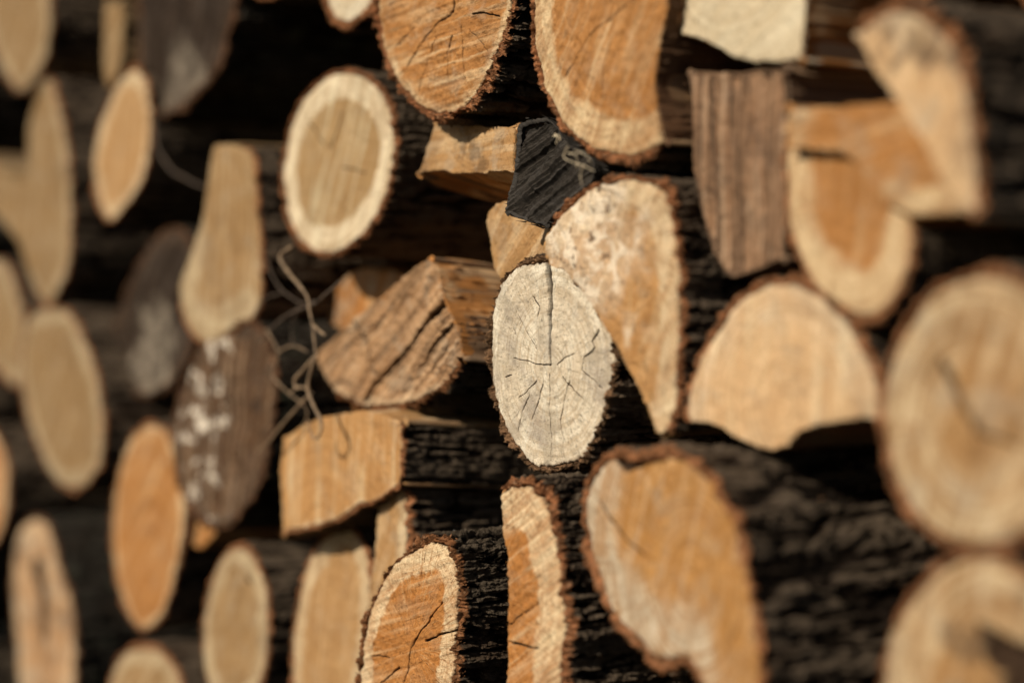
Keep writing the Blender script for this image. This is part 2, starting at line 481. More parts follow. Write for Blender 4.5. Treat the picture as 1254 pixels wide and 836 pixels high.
    # ---- bark
    for idx, cl in arcs(mask):
        n_ = len(idx)
        S = np.concatenate([np.arange(0.0008, dense, ds), np.linspace(dense, L, 8)])
        u0 = O[idx, 0]; v0 = O[idx, 1]; nx, ny = NO[idx, 0], NO[idx, 1]
        endt = np.ones(n_)
        if not cl:
            q = np.arange(n_) / N * per; endt = sstep(0, .006, np.minimum(q, q[::-1])) * .9 + .1
        thick = tb * np.clip(1 + .8 * fbm(u0 * 55, v0 * 55, 1.5, sd_ + 70, 3) + .25 * ragged * fbm(u0 * 330, v0 * 330, 1.5, sd_ + 75, 3, .7), .15, 2.2) * endt
        rag = ragged * (.0026 * fbm(u0 * 190, v0 * 190, .5, sd_ + 71, 4, .7))
        cols_u, cols_v, cols_w, cols_h, cols_r = [], [], [], [], []

        def col(off, w, h, r):
            cols_u.append(u0 + nx * off); cols_v.append(v0 + ny * off); cols_w.append(w + 0 * u0); cols_h.append(h + 0 * u0); cols_r.append(r + 0 * u0)
        col(-.0008 + 0 * u0, .006, .4, 1)
        gap = .0004 + .0006 * np.maximum(0, fbm(u0 * 80, v0 * 80, 8, sd_ + 3, 2))
        for k, (fo, wz) in enumerate(((.02, .0035), (.08, .0006), (.3, -.0004), (.5, .0003), (.7, -.0002), (.9, .0004))):
            nz = fbm(u0 * 380, v0 * 380, k * 3.1, sd_ + 72 + k, 3, .7) * .0013 * ragged
            col(gap + thick * fo, wz + rag + nz, .6, 1)
        uu = u0[:, None] + nx[:, None] * tb + 0 * S; vv = v0[:, None] + ny[:, None] * tb + 0 * S; ss = S[None] + 0 * uu
        wx = fbm(uu * 70, vv * 70, ss * 25, sd_ + 80, 2) * .35
        n1 = vnoise(uu * 150 / bs + wx * 2, vv * 150 / bs + wx, ss * 19 / bs + wx * 1.5, sd_ + 81)
        n2 = vnoise(uu * 330 / bs + 5, vv * 330 / bs + wx, ss * 52 / bs + wx, sd_ + 82)
        n3 = fbm(uu * 520, vv * 520, ss * 210, sd_ + 83, 3, .75)
        rdg = 1 - np.abs(n1) * 2.0
        fis = sstep(.45, .95, rdg) * .85 + .5 * sstep(.55, .95, 1 - np.abs(n2) * 2.2)
        H = np.clip(1 - fis + .38 * n3, -.2, 1.35)
        lump = fbm(uu * 14, vv * 14, ss * 6, sd_ + 85, 2) * .0045 * sstep(0, .08, ss)
        offs = gap[:, None] + thick[:, None] * (.45 + .75 * H * fiss + .55 * (1 - fiss)) + n3 * .0004 + lump
        ssr = ss + rag[:, None] * np.exp(-ss / .01) + .0008
        Uc = np.stack(cols_u, 1); Vc = np.stack(cols_v, 1)
        Uo_ = u0[:, None] + nx[:, None] * offs; Vo_ = v0[:, None] + ny[:, None] * offs
        back_u = (u0 - nx * .004)[:, None]; back_v = (v0 - ny * .004)[:, None]
        UA = np.concatenate([Uc, Uo_, back_u], 1); VA = np.concatenate([Vc, Vo_, back_v], 1)
        WA = np.concatenate([np.stack(cols_w, 1), ssr, np.full((n_, 1), L)], 1)
        HA = np.concatenate([np.stack(cols_h, 1), H, np.full((n_, 1), .5)], 1)
        RA = np.concatenate([np.stack(cols_r, 1), np.exp(-ss / .0022), np.zeros((n_, 1))], 1)
        m_ = UA.shape[1]
        V3 = to3(UA, VA, WA).reshape(-1, 3); Q = grid_quads(n_, m_, cl)
        pla = np.stack([UA, VA, WA], -1).reshape(-1, 3); HA = HA.ravel(); RA = RA.ravel()
        tris = []
        if sliv:     # torn fibres and crumbs standing off the bark edge
            rr = np.random.RandomState(sd_); k = int(sliv * n_ / N)
            ii = rr.randint(0, n_, k); nv = len(V3); ev, ep = [], []
            for j, i in enumerate(ii):
                off = gap[i] + thick[i] * rr.uniform(.1, 1.1); w = rag[i] + rr.uniform(-.001, .006)
                ln = rr.uniform(.0008, .0032); ang = rr.uniform(-1, 1); th = rr.uniform(.00025, .0007)
                c = np.array([u0[i] + nx[i] * off, v0[i] + ny[i] * off, w])
                d = np.array([nx[i] * rr.uniform(.0, 1) - ny[i] * ang * .8, ny[i] * rr.uniform(.0, 1) + nx[i] * ang * .8, rr.uniform(-.9, .5)]) * ln
                q = np.array([-ny[i], nx[i], rr.uniform(-.5, .5)]) * th; q2 = np.array([nx[i], ny[i], rr.uniform(-.5, .5)]) * th
                for p in (c - q, c + q, c + q2, c + d): ep.append(p)
                b = nv + 4 * j
                tris += [(b, b + 1, b + 3), (b + 1, b + 2, b + 3), (b + 2, b, b + 3), (b, b + 2, b + 1)]
            ep = np.array(ep); V3 = np.vstack([V3, to3(ep[:, 0], ep[:, 1], ep[:, 2])]); pla = np.vstack([pla, ep])
            HA = np.append(HA, np.full(len(ep), .8)); RA = np.append(RA, rr.uniform(.3, 1, len(ep)))
        mesh_obj('bark', V3, (Q, tris), BARKS[bm], root, {'pl': pla, 'h': HA, 'rim': RA}, smooth=res != 'hi')
    return root


def Z1(ox, oy, s, *p):      # helper for outlines noted in an enlarged view
    return [(ox + a / s, oy + b / s) for a, b in p]


R, S_, B_ = 'round_log', 'split_log', 'wood_block'
# --- in focus, middle of the picture
log(R, 'sharp pale grey-white round log end with a deep crack running down from its top', 'log',
    Z1(580, 280, 2.785, (240, 112), (150, 138), (95, 208), (66, 305), (58, 410), (60, 500), (85, 610), (125, 695), (175, 770), (215, 808), (270, 806), (330, 800),
       (385, 768), (415, 690), (450, 590), (470, 500), (472, 400), (445, 310), (400, 220), (330, 140)), (675, 447), e=0.028, res='hi', pal='pale', sapw=.006,
    tb=0.0027, ragged=1.9, bm=3, sliv=900, saw=84, sawk=.22, rays=.4, rings=.45, stain=.5, relief=.0007, pits=.5, fiss=.6, tilt=(-2, 0),
    cracks=[(Z1(580, 280, 2.785, (250, 112), (258, 200), (262, 300), (266, 400), (268, 462)), 6.6, 2.0, 10), (Z1(580, 280, 2.785, (268, 465), (215, 460), (170, 448), (135, 440)), .8, .3, 3),
            (Z1(580, 280, 2.785, (290, 465), (312, 440), (345, 424)), .7, .3, 3), (Z1(580, 280, 2.785, (425, 345), (398, 385), (410, 405), (375, 440), (368, 480), (395, 510), (432, 545)), 1.1, .6, 3),
            (Z1(580, 280, 2.785, (240, 520), (222, 580), (200, 650)), .8, .5, 2), (Z1(580, 280, 2.785, (215, 515), (180, 555), (150, 580)), .7, .4, 2),
            (Z1(580, 280, 2.785, (190, 570), (165, 620), (152, 690)), 1.0, .5, 3), (Z1(580, 280, 2.785, (310, 505), (340, 545), (372, 582)), .9, .4, 2),
            (Z1(580, 280, 2.785, (218, 412), (180, 345), (148, 280)), .7, .4, 2), (Z1(580, 280, 2.785, (266, 500), (262, 600), (266, 720), (262, 790)), .8, .6, 2),
            (Z1(580, 280, 2.785, (205, 235), (225, 265), (220, 300)), 1.0, .7, 2), (Z1(580, 280, 2.785, (330, 520), (300, 640), (310, 780)), .6, .5, 2),
            (Z1(580, 280, 2.785, (130, 497), (105, 505)), .7, .5, 2), (Z1(580, 280, 2.785, (138, 345), (146, 358)), 1.0, .8, 2)])
log(S_, 'tall split piece with mottled rotten top and pointed foot, overlapping the pale cracked log', 'split log',
    Z1(580, 0, 2.785, (240, 810), (330, 700), (400, 650), (500, 618), (570, 618), (640, 650), (672, 710), (690, 800), (692, 880), (705, 930), (702, 1080), (692, 1230), (682, 1380), (655, 1468), (620, 1475),
       (595, 1410), (560, 1320), (500, 1210), (465, 1150), (430, 1090), (380, 1010), (310, 925), (255, 895)), (770, 300), e=0.052, res='hi', pal='core', sapw=.020,
    bark=[(0.4, 13.2)], tb=0.0032, ragged=1.6, bm=1, sliv=300, mott=.9, mmask=(722, 295, 52), stain=.2, rays=.5, saw=60, sawk=.2, rough_end=.0018, tilt=(3, 0))
log(R, 'orange log end at the upper edge with a fan of dark drying cracks', 'log',
    Z1(310, 0, 2.785, (425, 0), (435, 120), (460, 210), (500, 290), (560, 350), (620, 383), (680, 378), (740, 340), (790, 262), (840, 160), (868, 60), (880, -30), (850, -150), (760, -230), (640, -240), (520, -190), (445, -100)),
    (554, 25), e=0.04, res='hi', pal='orange', sapw=.006, tb=0.004, ragged=1.7, sliv=500, saw=4, relief=.0011, ridge=.0006, sawk=.4, rays=.3, rings=.3, stain=.22, bm=1,
    cracks=[(Z1(310, 0, 2.785, (690, -10), (685, 40), (640, 75), (590, 130), (550, 185), (510, 245)), 1.6, .8, 4), (Z1(310, 0, 2.785, (685, 125), (668, 180), (665, 250), (667, 320)), 1.4, .7, 4),
            (Z1(310, 0, 2.785, (545, 95), (510, 130), (478, 165)), .9, .6, 3), (Z1(310, 0, 2.785, (750, 48), (790, 45), (838, 58)), 1.2, .8, 3), (Z1(310, 0, 2.785, (632, 130), (600, 200), (560, 320)), .8, .5, 3),
            (Z1(310, 0, 2.785, (712, 90), (715, 150), (720, 240), (730, 290)), .6, .5, 3), (Z1(310, 0, 2.785, (735, 100), (780, 150), (805, 185)), .7, .4, 3), (Z1(310, 0, 2.785, (700, 10), (690, -60), (700, -160)), 1.2, 1.0, 4)])
log(S_, 'big halved log with orange heart and pale lower band, cut by the upper edge', 'split log',
    Z1(580, 0, 2.785, (195, -60), (200, 30), (203, 120), (218, 230), (250, 330), (300, 410), (370, 480), (450, 520), (530, 530), (600, 512), (650, 485), (650, 485), (640, 420), (622, 340), (620, 260), (630, 180), (642, 100), (660, -10), (670, -200), (600, -290), (440, -310), (300, -250), (225, -160)),
    (757, -40), e=0.05, res='hi', pal='orange', sidepal='brown', sideshade=.35, sapw=.020, tb=0.0034, bark=[(18.5, 10)], ragged=1.3, sliv=300, saw=52, relief=.0009, sawk=.35, rays=.22, rings=.2, stain=.15, bm=1, tilt=(3, 0),  # split side colour darkened to stand in for shadow
    cracks=[(Z1(580, 0, 2.785, (470, -20), (480, 120), (450, 260), (430, 420)), .8, .4, 2), (Z1(580, 0, 2.785, (560, -10), (400, 120), (310, 260)), .6, .4, 2)])
log(R, 'sharp log end at the lower edge with orange heart and rough whitish ring', 'log',
    Z1(300, 540, 2.824, (660, 350), (700, 372), (725, 420), (740, 500), (737, 600), (727, 700), (715, 836), (680, 950), (600, 1010), (500, 1005), (425, 940), (398, 840), (410, 740), (430, 620), (480, 490), (540, 410), (610, 365)),
    (507, 791), e=0.075, res='hi', pal='deep', sapw=.0145, tb=0.0037, ragged=1.7, sliv=500, saw=15, relief=.0009, sawk=.25, rays=.5, rings=.2, stain=.1, heartsoft=.0015, pits=.5, fiss=1.15,
    cracks=[(Z1(300, 540, 2.824, (582, 708), (620, 650), (655, 600), (690, 555)), 1.3, .7, 4), (Z1(300, 540, 2.824, (628, 690), (680, 668), (738, 650)), 1.5, .9, 4), (Z1(300, 540, 2.824, (582, 712), (565, 780), (545, 850)), 1.2, .9, 4),
            (Z1(300, 540, 2.824, (590, 740), (600, 790), (608, 840)), 1.0, .7, 4), (Z1(300, 540, 2.824, (535, 780), (500, 815), (470, 836)), 1.2, .6, 4), (Z1(300, 540, 2.824, (505, 747), (470, 742), (440, 740)), .9, .6, 3),
            (Z1(300, 540, 2.824, (605, 735), (650, 790), (670, 830)), .6, .4, 3)])
log(S_, 'narrow upright split log with straight left edge and loose red bark on its head', 'split log',
    Z1(580, 540, 2.824, (100, 180), (100, 180), (130, 156), (165, 158), (200, 162), (250, 222), (280, 340), (303, 480), (315, 640), (302, 780), (290, 1000), (240, 1200), (115, 1240), (115, 1240), (113, 1000), (116, 800), (118, 600), (118, 420), (108, 300)),
    (600, 720), e=0.07, res='hi', pal='deep', sapw=.026, tb=0.0045, bark=[(1.2, 11.5)], ragged=2.0, sliv=700, saw=28, relief=.0009, sawk=.3, rays=.4, rings=.2, stain=.15, heartsoft=.002, bm=1,
    cracks=[(Z1(580, 540, 2.824, (118, 695), (170, 702), (222, 715)), 1.9, .9, 4), (Z1(580, 540, 2.824, (128, 165), (135, 240), (146, 330)), 1.0, .5, 3), (Z1(580, 540, 2.824, (118, 640), (160, 600), (225, 560)), .6, .3, 2)])
log(S_, 'weathered split block with diagonal grooves across its grey-brown end and an orange torn side', 'split log',
    Z1(300, 280, 2.785, (250, 440), (282, 392), (385, 300), (492, 205), (560, 150), (622, 104), (622, 104), (650, 140), (672, 220), (702, 300), (725, 350), (738, 440), (738, 440), (690, 510), (620, 570), (540, 596), (400, 600), (340, 570), (285, 525)),
    (455, 500), e=0.005, res='hi', pal='rough', streak=.45, relief=.0022, sapw=.004, tb=0.003, bark=[(11.2, 17.5)], ragged=1.6, sliv=300, saw=34, sawk=.3, rays=.0, rings=.0, stain=.35, rough_end=0.001, tilt=(6, -4), ax=(4, -5),
    sidepal='deep', bm=0, cj=.35,
    cracks=[(Z1(300, 280, 2.785, (695, 240), (600, 340), (520, 440), (400, 585)), 7.0, 5.5, 10), (Z1(300, 280, 2.785, (712, 325), (640, 410), (560, 520), (535, 560)), 4.5, 3.0, 8),             (Z1(300, 280, 2.785, (700, 400), (640, 480), (580, 540)), 1.0, .8, 4)])
# --- around the middle
log(R, 'oval log end with round tan heart inside a broad whitish sapwood ring', 'log',
    [(428, 90), (455, 103), (473, 130), (481, 165), (479, 205), (468, 245), (447, 280), (420, 303), (392, 309), (370, 298), (354, 270), (347, 230), (348, 195), (355, 160), (370, 128), (395, 100)],
    (404, 188), e=0.0, res='hi', pal='white', sapw=.0185, heartsoft=.0014, tb=0.0028, saw=62, sawk=.3, rays=.12, rings=.15, stain=.1, pits=.1, bm=1, ragged=1.3,
    cracks=[([(376, 148), (388, 166), (400, 181)], 3.0, 1.2, 4), ([(404, 181), (412, 160), (421, 135)], 2.0, .9, 3), ([(420, 205), (436, 208), (448, 212)], 1.2, .6, 2)])
log(B_, 'small squared tan block under the cracked orange log, its underside darker', 'wood block',
    [(533, 152), (533, 152), (580, 155), (630, 156), (630, 156), (628, 209), (628, 209), (570, 211), (514, 210), (514, 210)], (600, 100), e=0.02, bark=None, pal='honey', sapw=.01, saw=0, sawk=.3, stain=.35, ax=(0, -13), tilt=(3, -8), sidepal='orange', darkspot=.5, L=.2)
log(S_, 'charred black split piece with fine ridges, wedged beside the squared tan block', 'split log',
    [(634, 154), (655, 146), (676, 150), (695, 176), (724, 194), (722, 222), (698, 240), (666, 274), (666, 274), (640, 268), (618, 258), (618, 258), (626, 222), (632, 185)], (700, 120), e=0.032, bark=None, pal='black', sapw=.01, saw=24, sawk=.4, stain=.1, relief=.0012, ridge=.006,
    ax=(0, -12), tilt=(0, -4), rough_end=.0012, res='hi', sidepal='black', L=.2)
log(S_, 'pale split piece with orange spot showing between the charred piece and the pale cracked log', 'split log',
    [(598, 262), (620, 246), (650, 250), (690, 270), (690, 320), (660, 350), (625, 352), (606, 330), (600, 300)], (618, 330), e=0.0, bark=None, pal='honey', sapw=.02, stain=.2, L=.2)
log(S_, 'rusty brown split piece in half shade behind the forked dry twig', 'split log',
    [(385, 405), (400, 370), (430, 335), (462, 329), (500, 345), (480, 400), (460, 440), (440, 500), (410, 512), (375, 520), (368, 470)], (420, 400), e=-0.06, bark=None, pal='deep', sapw=.02, stain=.5, saw=70, sawk=.3, L=.2)
log(B_, 'squared light orange block with curved top, beneath the grooved split block', 'wood block',
    [(347, 538), (347, 538), (375, 518), (404, 510), (444, 504), (470, 508), (492, 519), (492, 519), (491, 579), (489, 592), (489, 592), (460, 612), (438, 618), (417, 633), (385, 643), (346, 650), (346, 650), (344, 580)], (395, 700), e=0.03,
    bark=[(6.5, 15.6)], pal='core', sapw=.002, tb=.002, stain=.15, saw=85, sawk=.3, rays=.15, bm=1, ax=(0, -3))
log(S_, 'slim quarter log standing between the squared orange block and the sharp barked log', 'split log',
    Z1(300, 540, 2.824, (465, 165), (500, 140), (545, 160), (558, 240), (558, 350), (560, 480), (540, 620), (430, 600), (430, 600), (435, 480), (445, 400), (455, 280)), (440, 740), e=0.02, bark=[(.6, 5.5)], pal='honey', sapw=.012, tb=.0045, bm=1, L=.27, saw=70, ragged=2)
log(R, 'tall narrow log end with cream ring, directly below the squared orange block', 'log',
    Z1(300, 540, 2.824, (350, 305), (395, 350), (425, 430), (433, 520), (425, 640), (408, 760), (390, 880), (340, 980), (260, 1000), (195, 940), (165, 836), (165, 700), (185, 560), (220, 430), (280, 335)), (405, 760), e=.0, pal='honey', sapw=.014, heartsoft=.003, tb=.003, stain=.12, saw=75, sawk=.2, bm=1)
log(R, 'narrow oval greyish tan log end with a small dark knot near its top', 'log',
    ell(289, 772, 39, 100, 2, seed=3), (292, 765), e=0, pal='tan', sapw=.014, tb=.003, stain=.2, saw=60, sawk=.2, bm=1, cracks=[([(303, 706), (309, 714)], 5, 3, 2)])
log(R, 'leaning dark rotten log end speckled with whitish lichen, overlapping a plain orange log', 'log',
    [(290, 398), (318, 408), (333, 440), (335, 490), (328, 540), (315, 590), (292, 625), (270, 643), (240, 628), (222, 595), (214, 545), (222, 485), (245, 432), (266, 405)], (280, 520), e=0.01, pal='rot', sapw=.008, tb=.004, lichen=1.0, stain=.2, rough_end=.004,
    saw=80, sawk=.6, bm=2, rays=.4, streak=.5, darkspot=.9)
log(R, 'smooth orange oval log end partly behind the lichen-speckled rotten log', 'log',
    [(186, 522), (205, 532), (219, 575), (228, 620), (223, 665), (210, 715), (195, 755), (177, 770), (160, 755), (145, 715), (137, 664), (140, 610), (152, 560), (168, 528)], (185, 690), e=0, pal='orange', sapw=.006, tb=.002, stain=.1, sawk=.2, rays=.12, rings=.5, bm=1, pits=.05)
log(S_, 'orange wedge tip peeping out below the lichen-speckled rotten log', 'split log',
    [(225, 575), (262, 590), (290, 610), (266, 648), (245, 671), (230, 655), (224, 620)], (240, 610), e=-.01, bark=None, pal='orange', sapw=.01, stain=.1)
log(S_, 'tall flask-shaped split log with creamy foot, standing above the rotten log', 'split log',
    [(268, 177), (292, 179), (309, 194), (313, 235), (318, 298), (318, 352), (311, 384), (286, 402), (262, 418), (238, 411), (223, 382), (221, 348), (233, 312), (247, 270), (257, 218), (262, 188)], (272, 250), e=.01,
    bark=[(1, 10.5)], pal='tan', sdonly=[(6.5, 12.5)], sapw=.026, tb=.002, stain=.2, saw=85, sawk=.3, bm=1, heartsoft=.005)
log(R, 'dark brown weathered log end at the lower left of the flask-shaped log', 'log',
    [(205, 285), (232, 298), (240, 360), (235, 416), (215, 460), (180, 483), (148, 463), (138, 420), (152, 370), (174, 320)], (190, 400), e=-.03, pal='dark', sapw=.01, tb=.003, stain=.2, bm=2, rough_end=.002, mott=.28, mmask=(190, 440, 45))
log(R, 'large dark weathered log end at the upper edge, behind a slim tan oval', 'log',
    [(172, -30), (172, 40), (173, 92), (185, 122), (203, 137), (228, 122), (258, 90), (275, 45), (286, 0), (285, -60), (240, -90), (195, -80)], (225, 30), e=-.01, pal='dark', sapw=.012, tb=.005, stain=.2, bm=2, rough_end=.003, mott=.2, mmask=(225, 110, 40), saw=70, sawk=.5)
log(R, 'slim tan oval log end with cream edge, tilted, upper left beside the large dark log', 'log',
    [(163, 86), (176, 100), (183, 144), (181, 185), (168, 228), (148, 256), (133, 268), (121, 250), (116, 212), (121, 170), (133, 128), (148, 98)], (150, 185), e=.0, pal='honey', sapw=.011, tb=.0025, stain=.1, bm=1, heartsoft=.003, saw=80, sawk=.2, pits=.05)
log(S_, 'thin pale upright sliver of split wood near the upper edge', 'split log',
    [(129, 5), (129, 5), (147, 3), (147, 3), (151, 25), (148, 72), (140, 98), (133, 108), (127, 75)], (140, 10), e=0, bark=None, pal='olive', sapw=.01, stain=.05)
log(S_, 'little rusty orange stub in shade just behind the thin pale sliver', 'split log',
    [(148, 18), (166, 20), (170, 40), (166, 58), (150, 60)], (158, 30), e=-.03, bark=None, pal='deep', sapw=.01, stain=.3, L=.2)
log(R, 'grey-tan log end cut by the upper left corner of the view', 'log',
    [(20, -70), (45, -55), (58, -10), (60, 35), (50, 80), (26, 110), (5, 85), (-12, 40), (-16, -20), (0, -60)], (22, 15), e=0, pal='olive', sapw=.012, tb=.002, stain=.1, saw=50, sawk=.3, bm=1)
log(S_, 'long forked tan split log with a dark notch on its left, high on the left', 'split log',
    [(56, 99), (72, 133), (83, 197), (86, 251), (84, 316), (72, 350), (58, 372), (40, 345), (24, 300), (4, 275), (-20, 240), (-24, 190), (0, 203), (16, 218), (32, 212), (36, 150)], (58, 265), e=.005, pal='olive', sapw=.010, tb=.002, bark=[(0, 7)], stain=.2, saw=85, sawk=.3, bm=1)
log(R, 'greyish tan log end at the left edge, half cut off, touching the leaning oval', 'log',
    [(-5, 318), (12, 335), (27, 385), (31, 430), (22, 470), (5, 460), (-20, 430), (-32, 385), (-25, 335)], (-5, 395), e=0, pal='olive', sapw=.014, tb=.002, stain=.1, bm=1)
log(R, 'leaning oval tan log end with pale foot, low on the left above two orange ends', 'log',
    [(61, 379), (82, 385), (103, 420), (118, 465), (125, 515), (122, 560), (108, 588), (88, 597), (66, 580), (46, 540), (31, 490), (25, 440), (32, 400), (45, 384)], (76, 480), e=.005, pal='olive', sapw=.013, tb=.0025, stain=.15, saw=55, sawk=.2, bm=1)
log(R, 'sliver of orange log end cut off by the left edge', 'log', ell(-22, 598, 30, 72, 0, seed=9), (-20, 600), e=0, pal='deep', sapw=.008, tb=.002, stain=.1, bm=1)
log(R, 'weathered brown log end with a long dark crack, lower left corner', 'log',
    [(40, 636), (60, 650), (70, 690), (86, 735), (90, 790), (88, 850), (78, 900), (50, 915), (32, 870), (22, 800), (17, 740), (17, 700), (24, 655)], (50, 750), e=0, pal='rough', sapw=.02, tb=.003, stain=.6, darkspot=.5, bm=2,
    cracks=[([(44, 700), (52, 735), (52, 775)], 34, 22, 8), ([(52, 765), (50, 800), (60, 840)], 5, 3, 4)], saw=80)
log(R, 'top of a tan log end rising from the lower edge below the smooth orange oval', 'log', ell(178, 853, 43, 60, 0, seed=12), (178, 850), e=.01, pal='tan', sapw=.012, tb=.004, stain=.1, bm=1)
log(S_, 'cream scrap of split log with red bark fringe, at the upper edge', 'split log',
    [(396, -20), (400, 5), (408, 19), (425, 26), (442, 15), (455, 0), (455, -40), (420, -60)], (425, -20), e=.01, pal='cream', sapw=.012, tb=.0045, stain=.1, bm=1, ragged=2, bark='all')
# --- right hand side
log(S_, 'large blurred log end with orange heart and grey edge, jutting forward at the lower middle', 'split log',
    Z1(580, 540, 2.824, (480, 66), (430, 110), (400, 170), (388, 280), (418, 430), (480, 580), (560, 680), (640, 745), (735, 742), (735, 742), (772, 780), (805, 860), (850, 940), (930, 950), (975, 880), (985, 780), (962, 600), (932, 440), (892, 300), (832, 170), (760, 92), (680, 60), (570, 66)),
    (845, 700), e=0.085, res='mid', pal='cres', sdonly=[(1, 8)], bs=1.8, sapw=.027, tb=0.005, heartsoft=.008, stain=.22, saw=70, sawk=.2, rays=.5, rings=.5, bark='all', bm=1, ragged=1.6, L=.5, tilt=(4, 0),
    cracks=[([(755, 560), (768, 572), (790, 563), (812, 560)], 7, 5, 8), ([(735, 612), (768, 664), (790, 680)], 1.5, 1, 3)])
log(S_, 'pale peach half log with arched top and ragged flat bottom', 'split log',
    Z1(800, 300, 2.762, (400, 140), (480, 130), (560, 170), (640, 250), (700, 340), (742, 430), (772, 520), (768, 582), (768, 582), (680, 590), (560, 612), (490, 632), (450, 678), (380, 682), (300, 652), (220, 612), (130, 596), (130, 596), (120, 560), (150, 440), (190, 340), (260, 230), (330, 170)),
    (965, 500), e=0.05, pal='peach', sapw=.014, heartsoft=.01, tb=0.0032, bark=[(16.5, 7)], stain=.3, saw=85, sawk=.3, rays=.3, rings=.4, bm=1, ragged=1.5, sidepal='brown', darkspot=.12)
log(R, 'very large tan round log end cut off by the right edge', 'log', ell(1204, 503, 124, 164, 4, n=18, seed=21, irr=.012), (1195, 520), e=0.075, pal='honey', sapw=.030, heartsoft=.012, tb=.003, rings=.6, rays=.5, stain=.4, saw=70, sawk=.4, bm=1,
    cracks=[([(1150, 440), (1175, 495), (1195, 530)], 4, 2, 3), ([(1160, 450), (1200, 530), (1245, 545)], 2, 1, 3)])
log(R, 'orange-tan log end with blackish rotten patch in the lower right corner', 'log', ell(1196, 835, 111, 152, 4, n=18, seed=22, irr=.012), (1215, 820), e=0.08, pal='honey', sapw=.026, heartsoft=.006, tb=.003, rings=.6, stain=.35, darkspot=.6, saw=80, sawk=.4, bm=1,
    cracks=[([(1215, 800), (1262, 815), (1240, 850)], 18, 22, 7), ([(1200, 770), (1230, 790)], 7, 10, 5)])
log(S_, 'grey weathered split log with bare, vertically streaked fibrous face', 'split log',
    [(843, 92), (843, 92), (885, 90), (955, 86), (955, 86), (960, 150), (958, 258), (955, 316), (955, 316), (905, 338), (890, 335), (872, 306), (855, 245), (848, 167)], (890, 200), e=0.04, bark=None, pal='grey', sapw=.01, streak=.85, relief=.001, ridge=.004, stain=.3, rough_end=.0015, sidepal='grey', saw=90, sideshade=.5, tilt=(4, 0))  # shade on the right side is put into its colour
log(S_, 'cream split log end with stepped lower edge, above the grey streaked piece', 'split log',
    [(819, -70), (819, 0), (818, 41), (818, 41), (853, 47), (886, 62), (905, 74), (953, 77), (979, 72), (979, 72), (984, 10), (986, -70), (986, -70)], (900, -90), e=0.04, bark=None, pal='cream', sapw=.01, stain=.12, saw=30, sawk=.2, sidepal='deep', sideshade=.6, pits=.05)  # right side painted darker, as wood in shade
log(S_, 'dark reddish split plank lying in shade under the cream stepped log', 'split log',
    [(950, 84), (950, 84), (1020, 78), (1100, 80), (1100, 80), (1105, 128), (1105, 128), (950, 140), (950, 140)], (1000, 60), e=-.045, bark=None, pal='brown', sapw=.01, stain=.5, saw=0, sawk=.5, L=.22)
log(S_, 'half log with rounded orange heart and cream rim below the leaning half log', 'split log',
    [(963, 160), (963, 160), (1010, 164), (1050, 176), (1085, 215), (1111, 240), (1113, 262), (1113, 262), (1113, 295), (1106, 332), (1087, 372), (1060, 388), (1015, 364), (987, 325), (967, 268)], (1040, 225), e=0.055, pal='orange', sapw=.019, heartsoft=.004, tb=.0035,
    bark=[(7.5, 14.8)], stain=.15, saw=80, sawk=.2, bm=1, tilt=(3, 0))
log(S_, 'wedge-shaped split piece with orange middle and pale corners behind the leaning half log', 'split log',
    [(965, 133), (965, 133), (1030, 130), (1100, 127), (1100, 127), (1165, 205), (1198, 240), (1198, 262), (1198, 262), (1150, 264), (1112, 262), (1083, 246), (1058, 214), (1034, 190), (1000, 182), (963, 178), (963, 178)], (1075, 190), e=0.063, bark=None, sapfrom=[(5.5, 10.5), (14.8, 16.9), (0, 1.2)], pal='orange', sapw=.013,
    heartsoft=.006, stain=.25, saw=10, sawk=.3, fiss=.2, bm=3)
log(S_, 'leaning half log with dark-stained pale face and red bark curve, upper right', 'split log',
    [(1048, 44), (1048, 44), (1068, 28), (1104, 14), (1135, 27), (1164, 57), (1183, 110), (1191, 167), (1196, 225), (1198, 262), (1198, 262), (1165, 240), (1130, 180), (1098, 125), (1070, 82)], (1110, 140), e=0.078, bark=[(1.2, 10.4)], pal='peach', sapw=.004, tb=0.004, stain=.5, saw=70, sawk=.3, bm=1, ragged=1.5, darkspot=.7)

# --- twigs and small scraps


